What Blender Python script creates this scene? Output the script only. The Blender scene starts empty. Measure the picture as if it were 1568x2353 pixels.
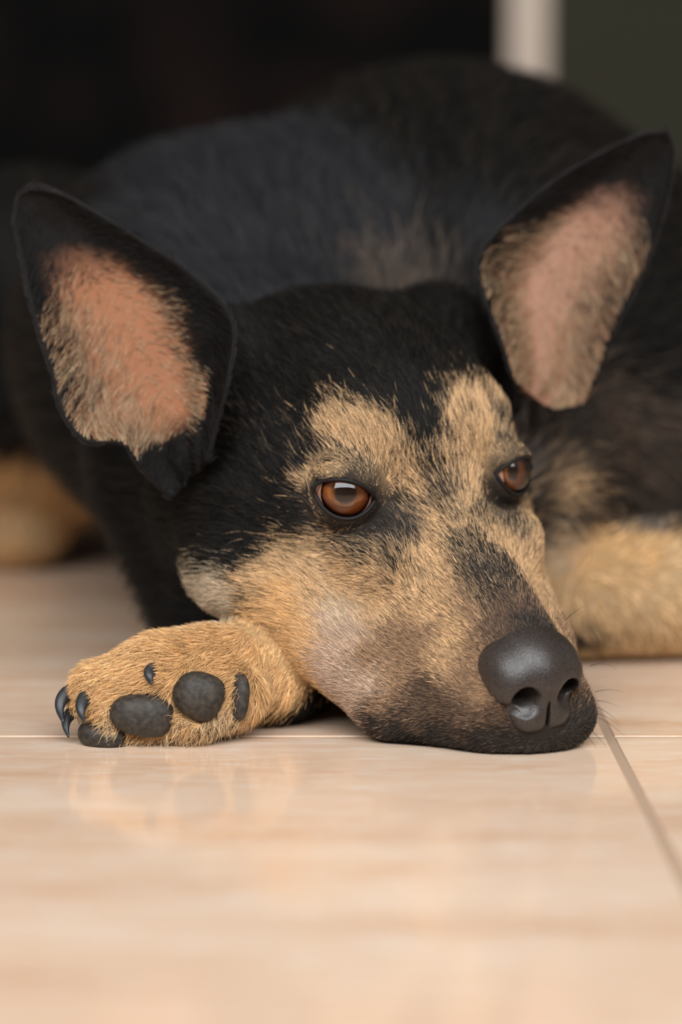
import bpy, math, random, time
import numpy as np
from mathutils import Vector, Matrix
from mathutils.bvhtree import BVHTree

T0 = time.time()
rng = np.random.default_rng(7)
scene = bpy.context.scene

# ------------------------------------------------------------------ camera
FPX, W, H = 5553.0, 1568.0, 2353.0          # focal length and frame in pixels
TH = math.atan(686.5 / FPX)                 # camera looks down about 7 degrees
CAMZ = 25.1                                 # cm above the floor
cam_d = bpy.data.cameras.new('camera')
cam_d.sensor_fit = 'HORIZONTAL'
cam_d.sensor_width = 24.0
cam_d.lens = 24.0 * FPX / W
cam_d.clip_start = 0.02
cam_d.dof.use_dof = True
cam_d.dof.focus_distance = 1.145
cam_d.dof.aperture_fstop = 2.7
cam = bpy.data.objects.new('camera', cam_d)
scene.collection.objects.link(cam)
cam.location = (0, 0, CAMZ / 100)
cam.rotation_euler = (math.pi / 2 - TH, 0, 0)
scene.camera = cam

# ------------------------------------------------------------------ daylight
world = bpy.data.worlds.new('daylight')
scene.world = world
world.use_nodes = True
bg = world.node_tree.nodes['Background']
bg.inputs[0].default_value = (0.95, 0.975, 1.0, 1)
bg.inputs[1].default_value = 8.0
scene.view_settings.view_transform = 'Standard'
scene.view_settings.look = 'None'
scene.view_settings.exposure = 0.2
scene.view_settings.gamma = 1.0
scene.view_settings.use_curve_mapping = False
scene.cycles.max_bounces = 6
scene.cycles.diffuse_bounces = 3
scene.cycles.glossy_bounces = 3

# sky light enters through the wide opening behind the camera
pl = bpy.data.lights.new('opening_portal', 'AREA')
pl.shape = 'RECTANGLE'; pl.size = 3.8; pl.size_y = 1.62
pl.cycles.is_portal = True
po = bpy.data.objects.new('opening_portal', pl)
scene.collection.objects.link(po)
po.location = (0.0, -0.60, 1.81)
po.rotation_euler = (math.pi / 2, 0, 0)

# ------------------------------------------------------------------ helpers
CF = np.array([0, math.cos(TH), -math.sin(TH)])
CU = np.array([0, math.sin(TH), math.cos(TH)])
CPOS = np.array([0, 0, CAMZ])


def ray(px, py):
    d = CF + np.array([(px - W / 2) / FPX, 0, 0]) - CU * ((py - H / 2) / FPX)
    return d


def at(px, py, y):
    """the point (cm) that lies at depth y behind a place in the frame"""
    d = ray(px, py)
    return CPOS + d * (y / d[1])


def link(o, parent=None):
    scene.collection.objects.link(o)
    if parent is not None:
        o.parent = parent
    return o


def mesh_obj(name, verts, faces, mat=None, parent=None, smooth=True, scale=0.01):
    me = bpy.data.meshes.new(name)
    v = np.asarray(verts, dtype=np.float64) * scale
    me.from_pydata(v.tolist(), [], [list(map(int, f)) for f in faces])
    if smooth:
        me.polygons.foreach_set('use_smooth', np.ones(len(me.polygons), dtype=bool))
    if mat:
        me.materials.append(mat)
    me.update()
    return link(bpy.data.objects.new(name, me), parent)


def quad_obj(name, v, q, mat=None, parent=None):
    """fast path for big quad meshes"""
    me = bpy.data.meshes.new(name)
    n, m = len(v), len(q)
    me.vertices.add(n)
    me.vertices.foreach_set('co', (v * 0.01).astype(np.float32).ravel())
    me.loops.add(m * 4)
    me.loops.foreach_set('vertex_index', q.astype(np.int32).ravel())
    me.polygons.add(m)
    me.polygons.foreach_set('loop_start', np.arange(0, m * 4, 4, dtype=np.int32))
    me.polygons.foreach_set('use_smooth', np.ones(m, dtype=bool))
    me.update(calc_edges=True)
    me.validate()
    if mat:
        me.materials.append(mat)
    return link(bpy.data.objects.new(name, me), parent)


def new_mat(name):
    m = bpy.data.materials.new(name)
    m.use_nodes = True
    return m, m.node_tree.nodes, m.node_tree.links, m.node_tree.nodes['Principled BSDF']


def simple_mat(name, col, rough=0.5, spec=0.5, **kw):
    m, N, L, b = new_mat(name)
    b.inputs['Base Color'].default_value = (*col, 1)
    b.inputs['Roughness'].default_value = rough
    b.inputs['Specular IOR Level'].default_value = spec
    for k, v in kw.items():
        b.inputs[k].default_value = v
    return m


def box(name, lo, hi, mat, parent=None, bevel=0.0):
    (x0, y0, z0), (x1, y1, z1) = lo, hi
    v = [(x0, y0, z0), (x1, y0, z0), (x1, y1, z0), (x0, y1, z0), (x0, y0, z1), (x1, y0, z1), (x1, y1, z1), (x0, y1, z1)]
    f = [(3, 2, 1, 0), (4, 5, 6, 7), (0, 1, 5, 4), (1, 2, 6, 5), (2, 3, 7, 6), (3, 0, 4, 7)]
    o = mesh_obj(name, v, f, mat, parent, smooth=False)
    if bevel:
        md = o.modifiers.new('bevel', 'BEVEL')
        md.width = bevel * 0.01
        md.segments = 2
    return o

# ------------------------------------------------------------------ the room
def tile_material():
    m, N, L, b = new_mat('wood_look_tile')
    tc = N.new('ShaderNodeTexCoord')
    oi = N.new('ShaderNodeObjectInfo')
    ad = N.new('ShaderNodeVectorMath'); ad.operation = 'ADD'
    sc = N.new('ShaderNodeVectorMath'); sc.operation = 'SCALE'; sc.inputs[3].default_value = 7.0
    cmb = N.new('ShaderNodeCombineXYZ')
    L.new(oi.outputs['Random'], cmb.inputs[0]); L.new(oi.outputs['Random'], cmb.inputs[1])
    L.new(cmb.outputs[0], sc.inputs[0])
    L.new(tc.outputs['Object'], ad.inputs[0]); L.new(sc.outputs[0], ad.inputs[1])
    mp = N.new('ShaderNodeMapping'); mp.inputs['Scale'].default_value = (2.2, 16.0, 1)
    L.new(ad.outputs[0], mp.inputs[0])
    n1 = N.new('ShaderNodeTexNoise'); n1.inputs['Scale'].default_value = 1.6; n1.inputs['Detail'].default_value = 5
    n1.inputs['Roughness'].default_value = 0.6; n1.inputs['Distortion'].default_value = 0.6
    L.new(mp.outputs[0], n1.inputs[0])
    r1 = N.new('ShaderNodeValToRGB')
    e = r1.color_ramp.elements
    e[0].position = 0.28; e[0].color = (0.63, 0.39, 0.24, 1)
    e[1].position = 0.74; e[1].color = (0.82, 0.65, 0.51, 1)
    a = e.new(0.44); a.color = (0.73, 0.51, 0.36, 1)
    a = e.new(0.56); a.color = (0.77, 0.57, 0.42, 1)
    L.new(n1.outputs[0], r1.inputs[0])
    # fine scratches of pale worn print
    mp2 = N.new('ShaderNodeMapping'); mp2.inputs['Scale'].default_value = (22, 95, 1)
    L.new(ad.outputs[0], mp2.inputs[0])
    n2 = N.new('ShaderNodeTexNoise'); n2.inputs['Scale'].default_value = 1.5; n2.inputs['Detail'].default_value = 6
    n2.inputs['Roughness'].default_value = 0.7
    L.new(mp2.outputs[0], n2.inputs[0])
    r2 = N.new('ShaderNodeValToRGB')
    r2.color_ramp.elements[0].position = 0.5; r2.color_ramp.elements[0].color = (0, 0, 0, 1)
    r2.color_ramp.elements[1].position = 0.68; r2.color_ramp.elements[1].color = (1, 1, 1, 1)
    L.new(n2.outputs[0], r2.inputs[0])
    mx = N.new('ShaderNodeMix'); mx.data_type = 'RGBA'
    mx.inputs['B'].default_value = (0.86, 0.78, 0.70, 1)
    ml = N.new('ShaderNodeMath'); ml.operation = 'MULTIPLY'; ml.inputs[1].default_value = 0.55
    L.new(r2.outputs[0], ml.inputs[0])
    L.new(ml.outputs[0], mx.inputs['Factor']); L.new(r1.outputs[0], mx.inputs['A'])
    L.new(mx.outputs['Result'], b.inputs['Base Color'])
    rr = N.new('ShaderNodeMapRange'); rr.inputs['To Min'].default_value = 0.06; rr.inputs['To Max'].default_value = 0.13
    L.new(n1.outputs[0], rr.inputs[0]); L.new(rr.outputs[0], b.inputs['Roughness'])
    bp = N.new('ShaderNodeBump'); bp.inputs['Strength'].default_value = 0.03; bp.inputs['Distance'].default_value = 0.001
    L.new(n2.outputs[0], bp.inputs['Height']); L.new(bp.outputs[0], b.inputs['Normal'])
    b.inputs['Specular IOR Level'].default_value = 0.45
    return m


M_TILE = tile_material()
M_GROUT = simple_mat('grout', (0.42, 0.30, 0.21), 0.8, 0.2)
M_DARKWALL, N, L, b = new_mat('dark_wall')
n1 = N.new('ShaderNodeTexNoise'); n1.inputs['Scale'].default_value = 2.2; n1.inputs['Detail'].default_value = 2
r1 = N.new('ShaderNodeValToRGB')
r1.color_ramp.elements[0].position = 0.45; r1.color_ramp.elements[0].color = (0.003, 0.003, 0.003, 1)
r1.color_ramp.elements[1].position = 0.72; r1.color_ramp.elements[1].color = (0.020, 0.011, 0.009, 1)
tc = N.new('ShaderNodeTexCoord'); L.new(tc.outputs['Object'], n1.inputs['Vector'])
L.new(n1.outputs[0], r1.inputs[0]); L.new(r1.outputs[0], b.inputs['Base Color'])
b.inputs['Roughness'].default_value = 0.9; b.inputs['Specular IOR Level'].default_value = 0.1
M_SIDEWALL = simple_mat('side_wall', (0.36, 0.31, 0.26), 0.9, 0.1)
M_OLIVE = simple_mat('olive_wall', (0.040, 0.040, 0.027), 0.9, 0.1)
M_POST = simple_mat('post_paint', (0.42, 0.35, 0.29), 0.6, 0.3)
M_CEIL = simple_mat('ceiling', (0.28, 0.25, 0.22), 0.9, 0.1)
M_FRONT = simple_mat('front_wall', (0.36, 0.32, 0.28), 0.9, 0.1)


def structure(o):
    o['kind'] = 'structure'
    return o


floor = structure(box('floor', (-240, -68, -6), (240, 440, -0.07), M_GROUT))
floor['label'] = 'glossy wood-look tile floor'
TILE, GAP = 60.0, 0.5
gx, gy = 13.0, 114.5                        # where two joints cross
tv, tf = None, None
for i in range(-4, 4):
    for j in range(-5, 6):
        x0, x1 = gx + i * TILE + GAP / 2, gx + (i + 1) * TILE - GAP / 2
        y0, y1 = gy + j * TILE + GAP / 2, gy + (j + 1) * TILE - GAP / 2
        x0, x1 = max(x0, -239), min(x1, 239)
        y0, y1 = max(y0, -67), min(y1, 439)
        if x1 - x0 < 3 or y1 - y0 < 3:
            continue
        cx, cy = (x0 + x1) / 2, (y0 + y1) / 2
        o = box('tile', (x0 - cx, y0 - cy, -0.9), (x1 - cx, y1 - cy, 0.0), M_TILE, floor, bevel=0.03)
        o.location = (cx / 100, cy / 100, 0)

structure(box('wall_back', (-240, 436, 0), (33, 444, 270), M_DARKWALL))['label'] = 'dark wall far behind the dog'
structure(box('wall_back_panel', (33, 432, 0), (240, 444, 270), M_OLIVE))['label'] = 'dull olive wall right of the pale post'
structure(box('wall_left', (-248, -68, 0), (-240, 444, 270), M_SIDEWALL))['label'] = 'wall at the left'
structure(box('wall_right', (240, -68, 0), (248, 444, 270), M_SIDEWALL))['label'] = 'wall at the right'
structure(box('ceiling', (-248, -68, 270), (248, 444, 280), M_CEIL))['label'] = 'ceiling'
# front wall with a wide opening to the daylight
OX0, OX1, OZ0, OZ1 = -190, 190, 100, 262
wf = structure(box('wall_front', (-240, -68, 0), (OX0, -60, 270), M_FRONT)); wf['label'] = 'front wall around the wide opening'
structure(box('wall_front_right', (OX1, -68, 0), (240, -60, 270), M_FRONT))['label'] = 'front wall right of the opening'
structure(box('wall_front_sill', (OX0, -68, 0), (OX1, -60, OZ0), M_FRONT))['label'] = 'front wall below the opening'
structure(box('wall_front_lintel', (OX0, -68, OZ1), (OX1, -60, 270), M_FRONT))['label'] = 'front wall above the opening'

post = box('trim_1', (20.4, 298, 0), (25.2, 302, 270), M_POST, bevel=0.4)
structure(post)['label'] = 'pale upright post behind the dog'

# ------------------------------------------------------------------ head frame (cm)
YAW, PITCH, ROLL = math.radians(30), math.radians(27), math.radians(5.0)
HO = at(987, 1099, 118.5)                    # mid-point between the eyeballs
_v = np.array([math.sin(YAW) * math.cos(PITCH), -math.cos(YAW) * math.cos(PITCH), -math.sin(PITCH)])
_u0 = np.array([math.cos(YAW), math.sin(YAW), 0.0])
_w0 = np.cross(_v, _u0)
_u = _u0 * math.cos(ROLL) + _w0 * math.sin(ROLL)
_w = np.cross(_v, _u)
HR = np.stack([_u, _v, _w])                  # rows: dog's left, forward, up


def hw(p):
    """head frame to world (cm)"""
    return HO + np.asarray(p, dtype=float) @ HR


def wh(p):
    return (np.asarray(p, dtype=float) - HO) @ HR.T


def proj(p):
    d = np.asarray(p, dtype=float) - CPOS
    z = d @ CF
    return np.stack([W / 2 + FPX * d[..., 0] / z, H / 2 - FPX * (d @ CU) / z], -1)


# ------------------------------------------------------------------ distance fields
def smin(a, b, k):
    h = np.clip(0.5 + 0.5 * (b - a) / k, 0, 1)
    return b + (a - b) * h - k * h * (1 - h)


def smax(a, b, k):
    return -smin(-a, -b, k)


def ell(P, c, r):
    x, y, z = P[0] - c[0], P[1] - c[1], P[2] - c[2]
    k0 = np.sqrt((x / r[0]) ** 2 + (y / r[1]) ** 2 + (z / r[2]) ** 2)
    k1 = np.sqrt((x / r[0] ** 2) ** 2 + (y / r[1] ** 2) ** 2 + (z / r[2] ** 2) ** 2)
    return k0 * (k0 - 1) / np.maximum(k1, 1e-6)


def cone(P, a, b, r1, r2):
    ab = [b[i] - a[i] for i in range(3)]
    l2 = sum(c * c for c in ab)
    x, y, z = P[0] - a[0], P[1] - a[1], P[2] - a[2]
    t = np.clip((x * ab[0] + y * ab[1] + z * ab[2]) / l2, 0, 1)
    return np.sqrt((x - ab[0] * t) ** 2 + (y - ab[1] * t) ** 2 + (z - ab[2] * t) ** 2) - (r1 + (r2 - r1) * t)


def surface_nets(F, X, Y, Z):
    s = F < 0
    nx, ny, nz = F.shape
    c = np.zeros((nx - 1, ny - 1, nz - 1), dtype=np.int8)
    for i in (0, 1):
        for j in (0, 1):
            for k in (0, 1):
                c += s[i:nx - 1 + i, j:ny - 1 + j, k:nz - 1 + k]
    act = (c > 0) & (c < 8)
    I, J, K = np.nonzero(act)
    vid = np.full(act.shape, -1, dtype=np.int32)
    vid[I, J, K] = np.arange(len(I))
    acc = np.zeros((len(I), 3)); cnt = np.zeros(len(I))
    G = (X, Y, Z)
    for ax in range(3):
        o1, o2 = [a for a in range(3) if a != ax]
        for p in (0, 1):
            for q in (0, 1):
                off = [0, 0, 0]; off[o1] = p; off[o2] = q
                a = [I + off[0], J + off[1], K + off[2]]
                b = list(a); b[ax] = b[ax] + 1
                f0, f1 = F[tuple(a)], F[tuple(b)]
                m = (f0 < 0) != (f1 < 0)
                t = np.where(m, f0 / np.where(m, f0 - f1, 1), 0)
                for d in range(3):
                    g0 = G[d][a[d]]; g1 = G[d][b[d]]
                    acc[:, d] += np.where(m, g0 + t * (g1 - g0), 0)
                cnt += m
    V = acc / cnt[:, None]
    quads = []
    for ax in range(3):
        sl0 = [slice(None)] * 3; sl1 = [slice(None)] * 3
        sl0[ax] = slice(0, -1); sl1[ax] = slice(1, None)
        a0, a1 = s[tuple(sl0)], s[tuple(sl1)]
        ch = a0 != a1
        o1, o2 = (ax + 1) % 3, (ax + 2) % 3
        idx = np.nonzero(ch)
        ok = (idx[o1] > 0) & (idx[o2] > 0) & (idx[o1] < F.shape[o1] - 1) & (idx[o2] < F.shape[o2] - 1)
        idx = [d[ok] for d in idx]
        ins = a0[tuple(idx)]
        cs = []
        for (p, q) in ((-1, -1), (0, -1), (0, 0), (-1, 0)):
            ii = list(idx); ii[o1] = ii[o1] + p; ii[o2] = ii[o2] + q
            cs.append(vid[tuple(ii)])
        qd = np.stack(cs, 1)
        qd[~ins] = qd[~ins][:, ::-1]
        quads.append(qd)
    return V, np.concatenate(quads)


def axis(parts):
    """grid coordinates: list of (start, end, step)"""
    out = []
    for a, b, s in parts:
        n = max(1, int(round((b - a) / s)))
        out.append(np.linspace(a, b, n, endpoint=False))
    return np.concatenate(out).astype(np.float32)


X = axis([(-46, -26, .8), (-26, -17, .45), (-17, 17, .17), (17, 26, .45), (26, 46, .8)])
Y = axis([(104, 133, .17), (133, 142, .4), (142, 215, .8)])
Z = axis([(-.6, 21, .17), (21, 26, .4), (26, 44, .8)])
F = np.full((len(X), len(Y), len(Z)), 30.0, dtype=np.float32)


def sub(lo, hi):
    r = []
    for A, a, b in zip((X, Y, Z), lo, hi):
        i0 = max(0, np.searchsorted(A, a) - 1); i1 = min(len(A), np.searchsorted(A, b) + 1)
        r.append(slice(int(i0), int(i1)))
    return tuple(r), (X[r[0]][:, None, None], Y[r[1]][None, :, None], Z[r[2]][None, None, :])


def add_cone(a, b, r1, r2, k=2.0):
    R = max(r1, r2) + k + 3
    lo = [min(a[i], b[i]) - R for i in range(3)]; hi = [max(a[i], b[i]) + R for i in range(3)]
    sl, P = sub(lo, hi)
    F[sl] = smin(F[sl], cone(P, a, b, r1, r2).astype(np.float32), k)


def add_ell(c, r, k=3.0):
    R = [q + k + 3 for q in r]
    sl, P = sub([c[i] - R[i] for i in range(3)], [c[i] + R[i] for i in range(3)])
    F[sl] = smin(F[sl], ell(P, c, r).astype(np.float32), k)



# ---- body (world, cm)
add_ell((6.8, 166, 17.6), (17.5, 32, 17.5))                  # back and ribs
add_ell((-7, 150, 17), (13.2, 16, 12.8), 5)             # near shoulder
add_ell((17, 158, 13), (13, 20, 14), 5)                 # far shoulder
add_ell((-23, 177, 15), (14, 18, 13), 4)                # near thigh
add_ell((27, 180, 12), (13, 18, 13), 4)                 # far thigh
add_ell((6, 196, 15), (16, 16, 15), 5)                  # rump
# neck and chest ruff
add_cone((-1, 138, 12.0), (1, 150, 16), 9.5, 13, 4)
add_ell((-5.8, 132, 12.5), (8.0, 7.0, 8.9), 3)
add_ell((9, 137, 10), (6.5, 7, 8), 3)
add_ell((-5.8, 129.5, 5.6), (4.7, 5.0, 6.2), 2.5)
add_cone((-9, 138.5, 18.3), (7, 139.5, 18.3), 4.2, 4.2, 0.8)   # roll of skin at the nape
# hind paw
add_cone((-22.8, 170, 4), (-36, 176, 4.5), 4.0, 4.6, 1.5)
add_cone((-36, 176, 4.5), (-30, 190, 9), 4.6, 7, 3)
# far foreleg, folded
add_cone((12.6, 134.8, 3.9), (31, 138, 4.4), 3.7, 4.4, 1.2)
add_cone((31, 138, 4.4), (37.5, 136.5, 2.9), 4.0, 2.9, 1.2)
for k_ in range(4):
    add_cone((37, 134.4 + 1.7 * k_, 2.4), (41.2 - 0.5 * abs(k_ - 1.5), 133.8 + 1.8 * k_, 1.4), 1.5, 1.2, 0.6)
add_cone((14.5, 143, 9.0), (26, 148, 6.0), 4.2, 5.0, 2)
# ---- head (head frame)
slh, P = sub((-17, 104, -1), (18, 140, 27))
pw = np.stack(np.broadcast_arrays(*P), -1).astype(np.float32) - HO.astype(np.float32)
Lh = pw @ HR.T.astype(np.float32)
u, v, w = Lh[..., 0], Lh[..., 1], Lh[..., 2]
del pw
au = np.abs(u)
A_ = (au, v, w); U_ = (u, v, w)
EYES = {-1: (np.array([-4.9, 0.25, 0.12]), np.array([-0.36, 0.92, 0.14])), 1: (np.array([3.95, 0.25, 0.05]), np.array([0.28, 0.94, 0.14]))}
d = ell(U_, (0, -7.0, -0.6), (6.9, 9.0, 5.1))                       # skull
d = smin(d, ell(A_, (2.7, -3.2, 1.2), (2.7, 3.5, 2.3)), 1.2)        # brow
d = smin(d, ell(A_, (5.0, -4.5, -3.6), (2.9, 5.2, 3.4)), 2.0)       # cheek bone
d = smin(d, ell(A_, (5.4, -8.0, -6.0), (4.6, 5.5, 5.0)), 2.5)       # jaw muscle
d = smin(d, ell(A_, (6.4, -11.2, -0.5), (2.8, 2.6, 3.8)), 2.5)        # ear roots
d = smin(d, cone(U_, (0, -0.5, -3.8), (0, 10.6, -4.5), 4.1, 2.6), 1.4)   # muzzle
d = smin(d, cone(U_, (0, -1.0, -0.6), (0, 10.6, -3.3), 1.9, 1.35), 1.2)  # bridge
d = smin(d, cone(A_, (3.9, 0.0, -6.0), (2.5, 7.0, -6.0), 3.2, 2.5), 1.4)  # lips
d = smin(d, cone(A_, (2.5, 7.0, -6.0), (1.7, 10.6, -5.8), 2.5, 2.0), 0.8)
d = smin(d, ell(U_, (0.7, 11.6, -6.3), (3.2, 2.2, 1.6)), 0.8)            # front of the lips
d = smin(d, cone(U_, (0, 3.0, -8.4), (0, 10.2, -7.3), 2.6, 1.7), 1.0)    # chin
d = smin(d, cone(A_, (4.2, -6.0, -8.0), (1.0, 5.5, -8.2), 3.0, 2.4), 2.0)  # jaw
d = smin(d, cone(U_, (-6.6, 0.9, -6.1), (-4.5, 7.3, -7.4), 2.55, 1.8), 1.4)
d = smin(d, cone(U_, (-4.3, 7.3, -7.4), (-1.5, 10.9, -7.0), 1.8, 1.5), 1.0)  # near lip, spread by the floor
d = smin(d, ell(A_, (3.6, 1.5, -2.6), (1.9, 3.0, 2.0)), 1.4)        # under the eye
d = smin(d, ell(U_, (-7.6, -2.6, -6.2), (3.1, 3.7, 2.4)), 1.6)      # near cheek, pushed up by the leg
# sockets and lids
ALM = ((-0.62, 1.75), (0.95, 1.72))          # the two arcs of the almond: centre below / above, radius
ASH = 0.15


def eye_axes(side):
    c_, ax_ = EYES[side]
    ax_ = ax_ / np.linalg.norm(ax_)
    a_ = np.array([-0.86 * side, 0.45, -0.06 if side < 0 else 0.28]); a_ = a_ - ax_ * (a_ @ ax_); a_ /= np.linalg.norm(a_)
    b_ = np.cross(ax_, a_)
    return c_, ax_, a_, (b_ if b_[2] > 0 else -b_)


def almond(P, side):
    """distance to the lid opening and how far in front of the eyeball's centre"""
    c_, ax_, a_, b_ = eye_axes(side)
    q = [P[i] - c_[i] for i in range(3)]
    dot = lambda e: q[0] * e[0] + q[1] * e[1] + q[2] * e[2]
    qa, qb = dot(a_) + ASH, dot(b_)
    return np.maximum(np.sqrt(qa ** 2 + (qb - ALM[0][0]) ** 2) - ALM[0][1], np.sqrt(qa ** 2 + (qb - ALM[1][0]) ** 2) - ALM[1][1]), dot(ax_)


for sd_ in (-1, 1):
    c_, ax_, _, _ = eye_axes(sd_)
    d = smax(d, -ell(U_, c_ + ax_ * 1.25, (1.9, 1.9, 1.7)), 0.9)
    d = smin(d, ell(U_, c_, (1.72, 1.72, 1.72)), 0.7)
    al, qe = almond(U_, sd_)
    d = np.where(qe > 0.2, smax(d, -al, 0.12), d)
d = smax(d, -ell(U_, (0, 12.0, -4.0), (1.9, 2.4, 1.3)), 0.3)          # bed of the nose
F[slh] = smin(F[slh], d.astype(np.float32), 1.2)
del Lh, u, v, w, au, A_, U_, qe, al, d
# near foreleg: forearm under the cheek, wrist, paw turned on its side
LEG = []
_add = add_cone


def add_cone(a, b, r1, r2, k=2.0):
    LEG.append((a, b, r1, r2))
    _add(a, b, r1, r2, k)


add_cone((-3.4, 118.0, 2.85), (-2.2, 121.5, 2.6), 2.75, 2.7, 0.1)
add_cone((-2.2, 121.5, 2.6), (-4, 138, 5), 2.7, 5.0, 0.15)
add_cone((-4.0, 117.4, 2.95), (-8.6, 114.5, 2.8), 2.5, 2.15, 0.5)
add_cone((-8.6, 114.3, 2.75), (-11.4, 114.0, 2.35), 2.0, 1.5, 0.8)
add_cone((-7.0, 113.4, 1.2), (-10.6, 113.2, 1.15), 1.15, 1.05, 0.7)   # lower toes
add_cone((-5.3, 114.2, 2.2), (-7.0, 113.6, 1.7), 1.6, 1.5, 0.6)

PADS = ((326, 1643, 112.2, 1.52, 1.02), (457, 1598, 112.45, 1.22, 1.14), (238, 1688, 112.9, 1.25, 0.72), (545, 1602, 112.9, 0.42, 1.15))
for (px, py, y_, a_, b_) in PADS[:2]:
    c_ = at(px, py, y_)
    sl, P = sub(c_ - 3, c_ + 3)
    F[sl] = smax(F[sl], -ell(P, c_ + np.array([0, -0.25, 0]), (a_ + 0.16, 0.75, b_ + 0.16)), 0.15)
# the dog lies on the floor: flatten what would sink below it
F = np.maximum(F, (0.10 - Z)[None, None, :])
BV, BQ = surface_nets(F, X, Y, Z)
del F


def vnormals(V, Q):
    n = np.cross(V[Q[:, 2]] - V[Q[:, 0]], V[Q[:, 3]] - V[Q[:, 1]])
    N = np.zeros_like(V)
    for i in range(4):
        for d_ in range(3):
            N[:, d_] += np.bincount(Q[:, i], weights=n[:, d_], minlength=len(V))
    return N / np.maximum(np.linalg.norm(N, axis=1, keepdims=True), 1e-9)


BN = vnormals(BV, BQ)
bvh = BVHTree.FromPolygons(BV.tolist(), BQ.tolist())


def hit(px, py):
    dr = ray(px, py)
    r = bvh.ray_cast(Vector(CPOS), Vector(dr).normalized())
    return None if r[0] is None else np.array(r[0])


# ------------------------------------------------------------------ coat colours: which patch of the coat grows where, with some painted sheen and shade
PAL = {  # two hair colours and the share of the second one
    'K': ((0.0035, 0.0035, 0.0035), (0.022, 0.018, 0.014), 0.33),   # black, second colour paints in a brownish sheen
    'S': ((0.020, 0.016, 0.013), (0.42, 0.29, 0.17), 0.36),      # sable
    'T': ((0.66, 0.43, 0.23), (0.20, 0.125, 0.065), 0.2),     # tan
    'O': ((0.76, 0.48, 0.23), (0.60, 0.34, 0.14), 0.3),          # orange tan
    'C': ((0.62, 0.49, 0.34), (0.50, 0.37, 0.24), 0.3),          # cream
    'P': ((0.58, 0.42, 0.31), (0.40, 0.27, 0.18), 0.25),         # pinkish cream lip
    'M': ((0.42, 0.26, 0.15), (0.16, 0.10, 0.06), 0.35),       # muzzle
    'B': ((0.20, 0.125, 0.08), (0.055, 0.038, 0.028), 0.45),        # dark muzzle
    'D': ((0.030, 0.025, 0.022), (0.085, 0.065, 0.05), 0.3),     # dark brown
    'L': ((0.007, 0.006, 0.006), (0.12, 0.09, 0.06), 0.10),      # black with scattered pale hairs
    'N': ((0.017, 0.018, 0.021), (0.035, 0.034, 0.036), 0.3),    # black of neck and back with a bluish sky sheen painted in
    'Y': ((0.76, 0.53, 0.30), (0.62, 0.40, 0.19), 0.35),         # light tan of the limbs
    'R': ((0.13, 0.095, 0.07), (0.045, 0.036, 0.03), 0.5),        # dull brown sable
    'G': ((0.30, 0.24, 0.20), (0.08, 0.065, 0.055), 0.4),        # grey brown
}
KEYS = list(PAL)
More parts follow.
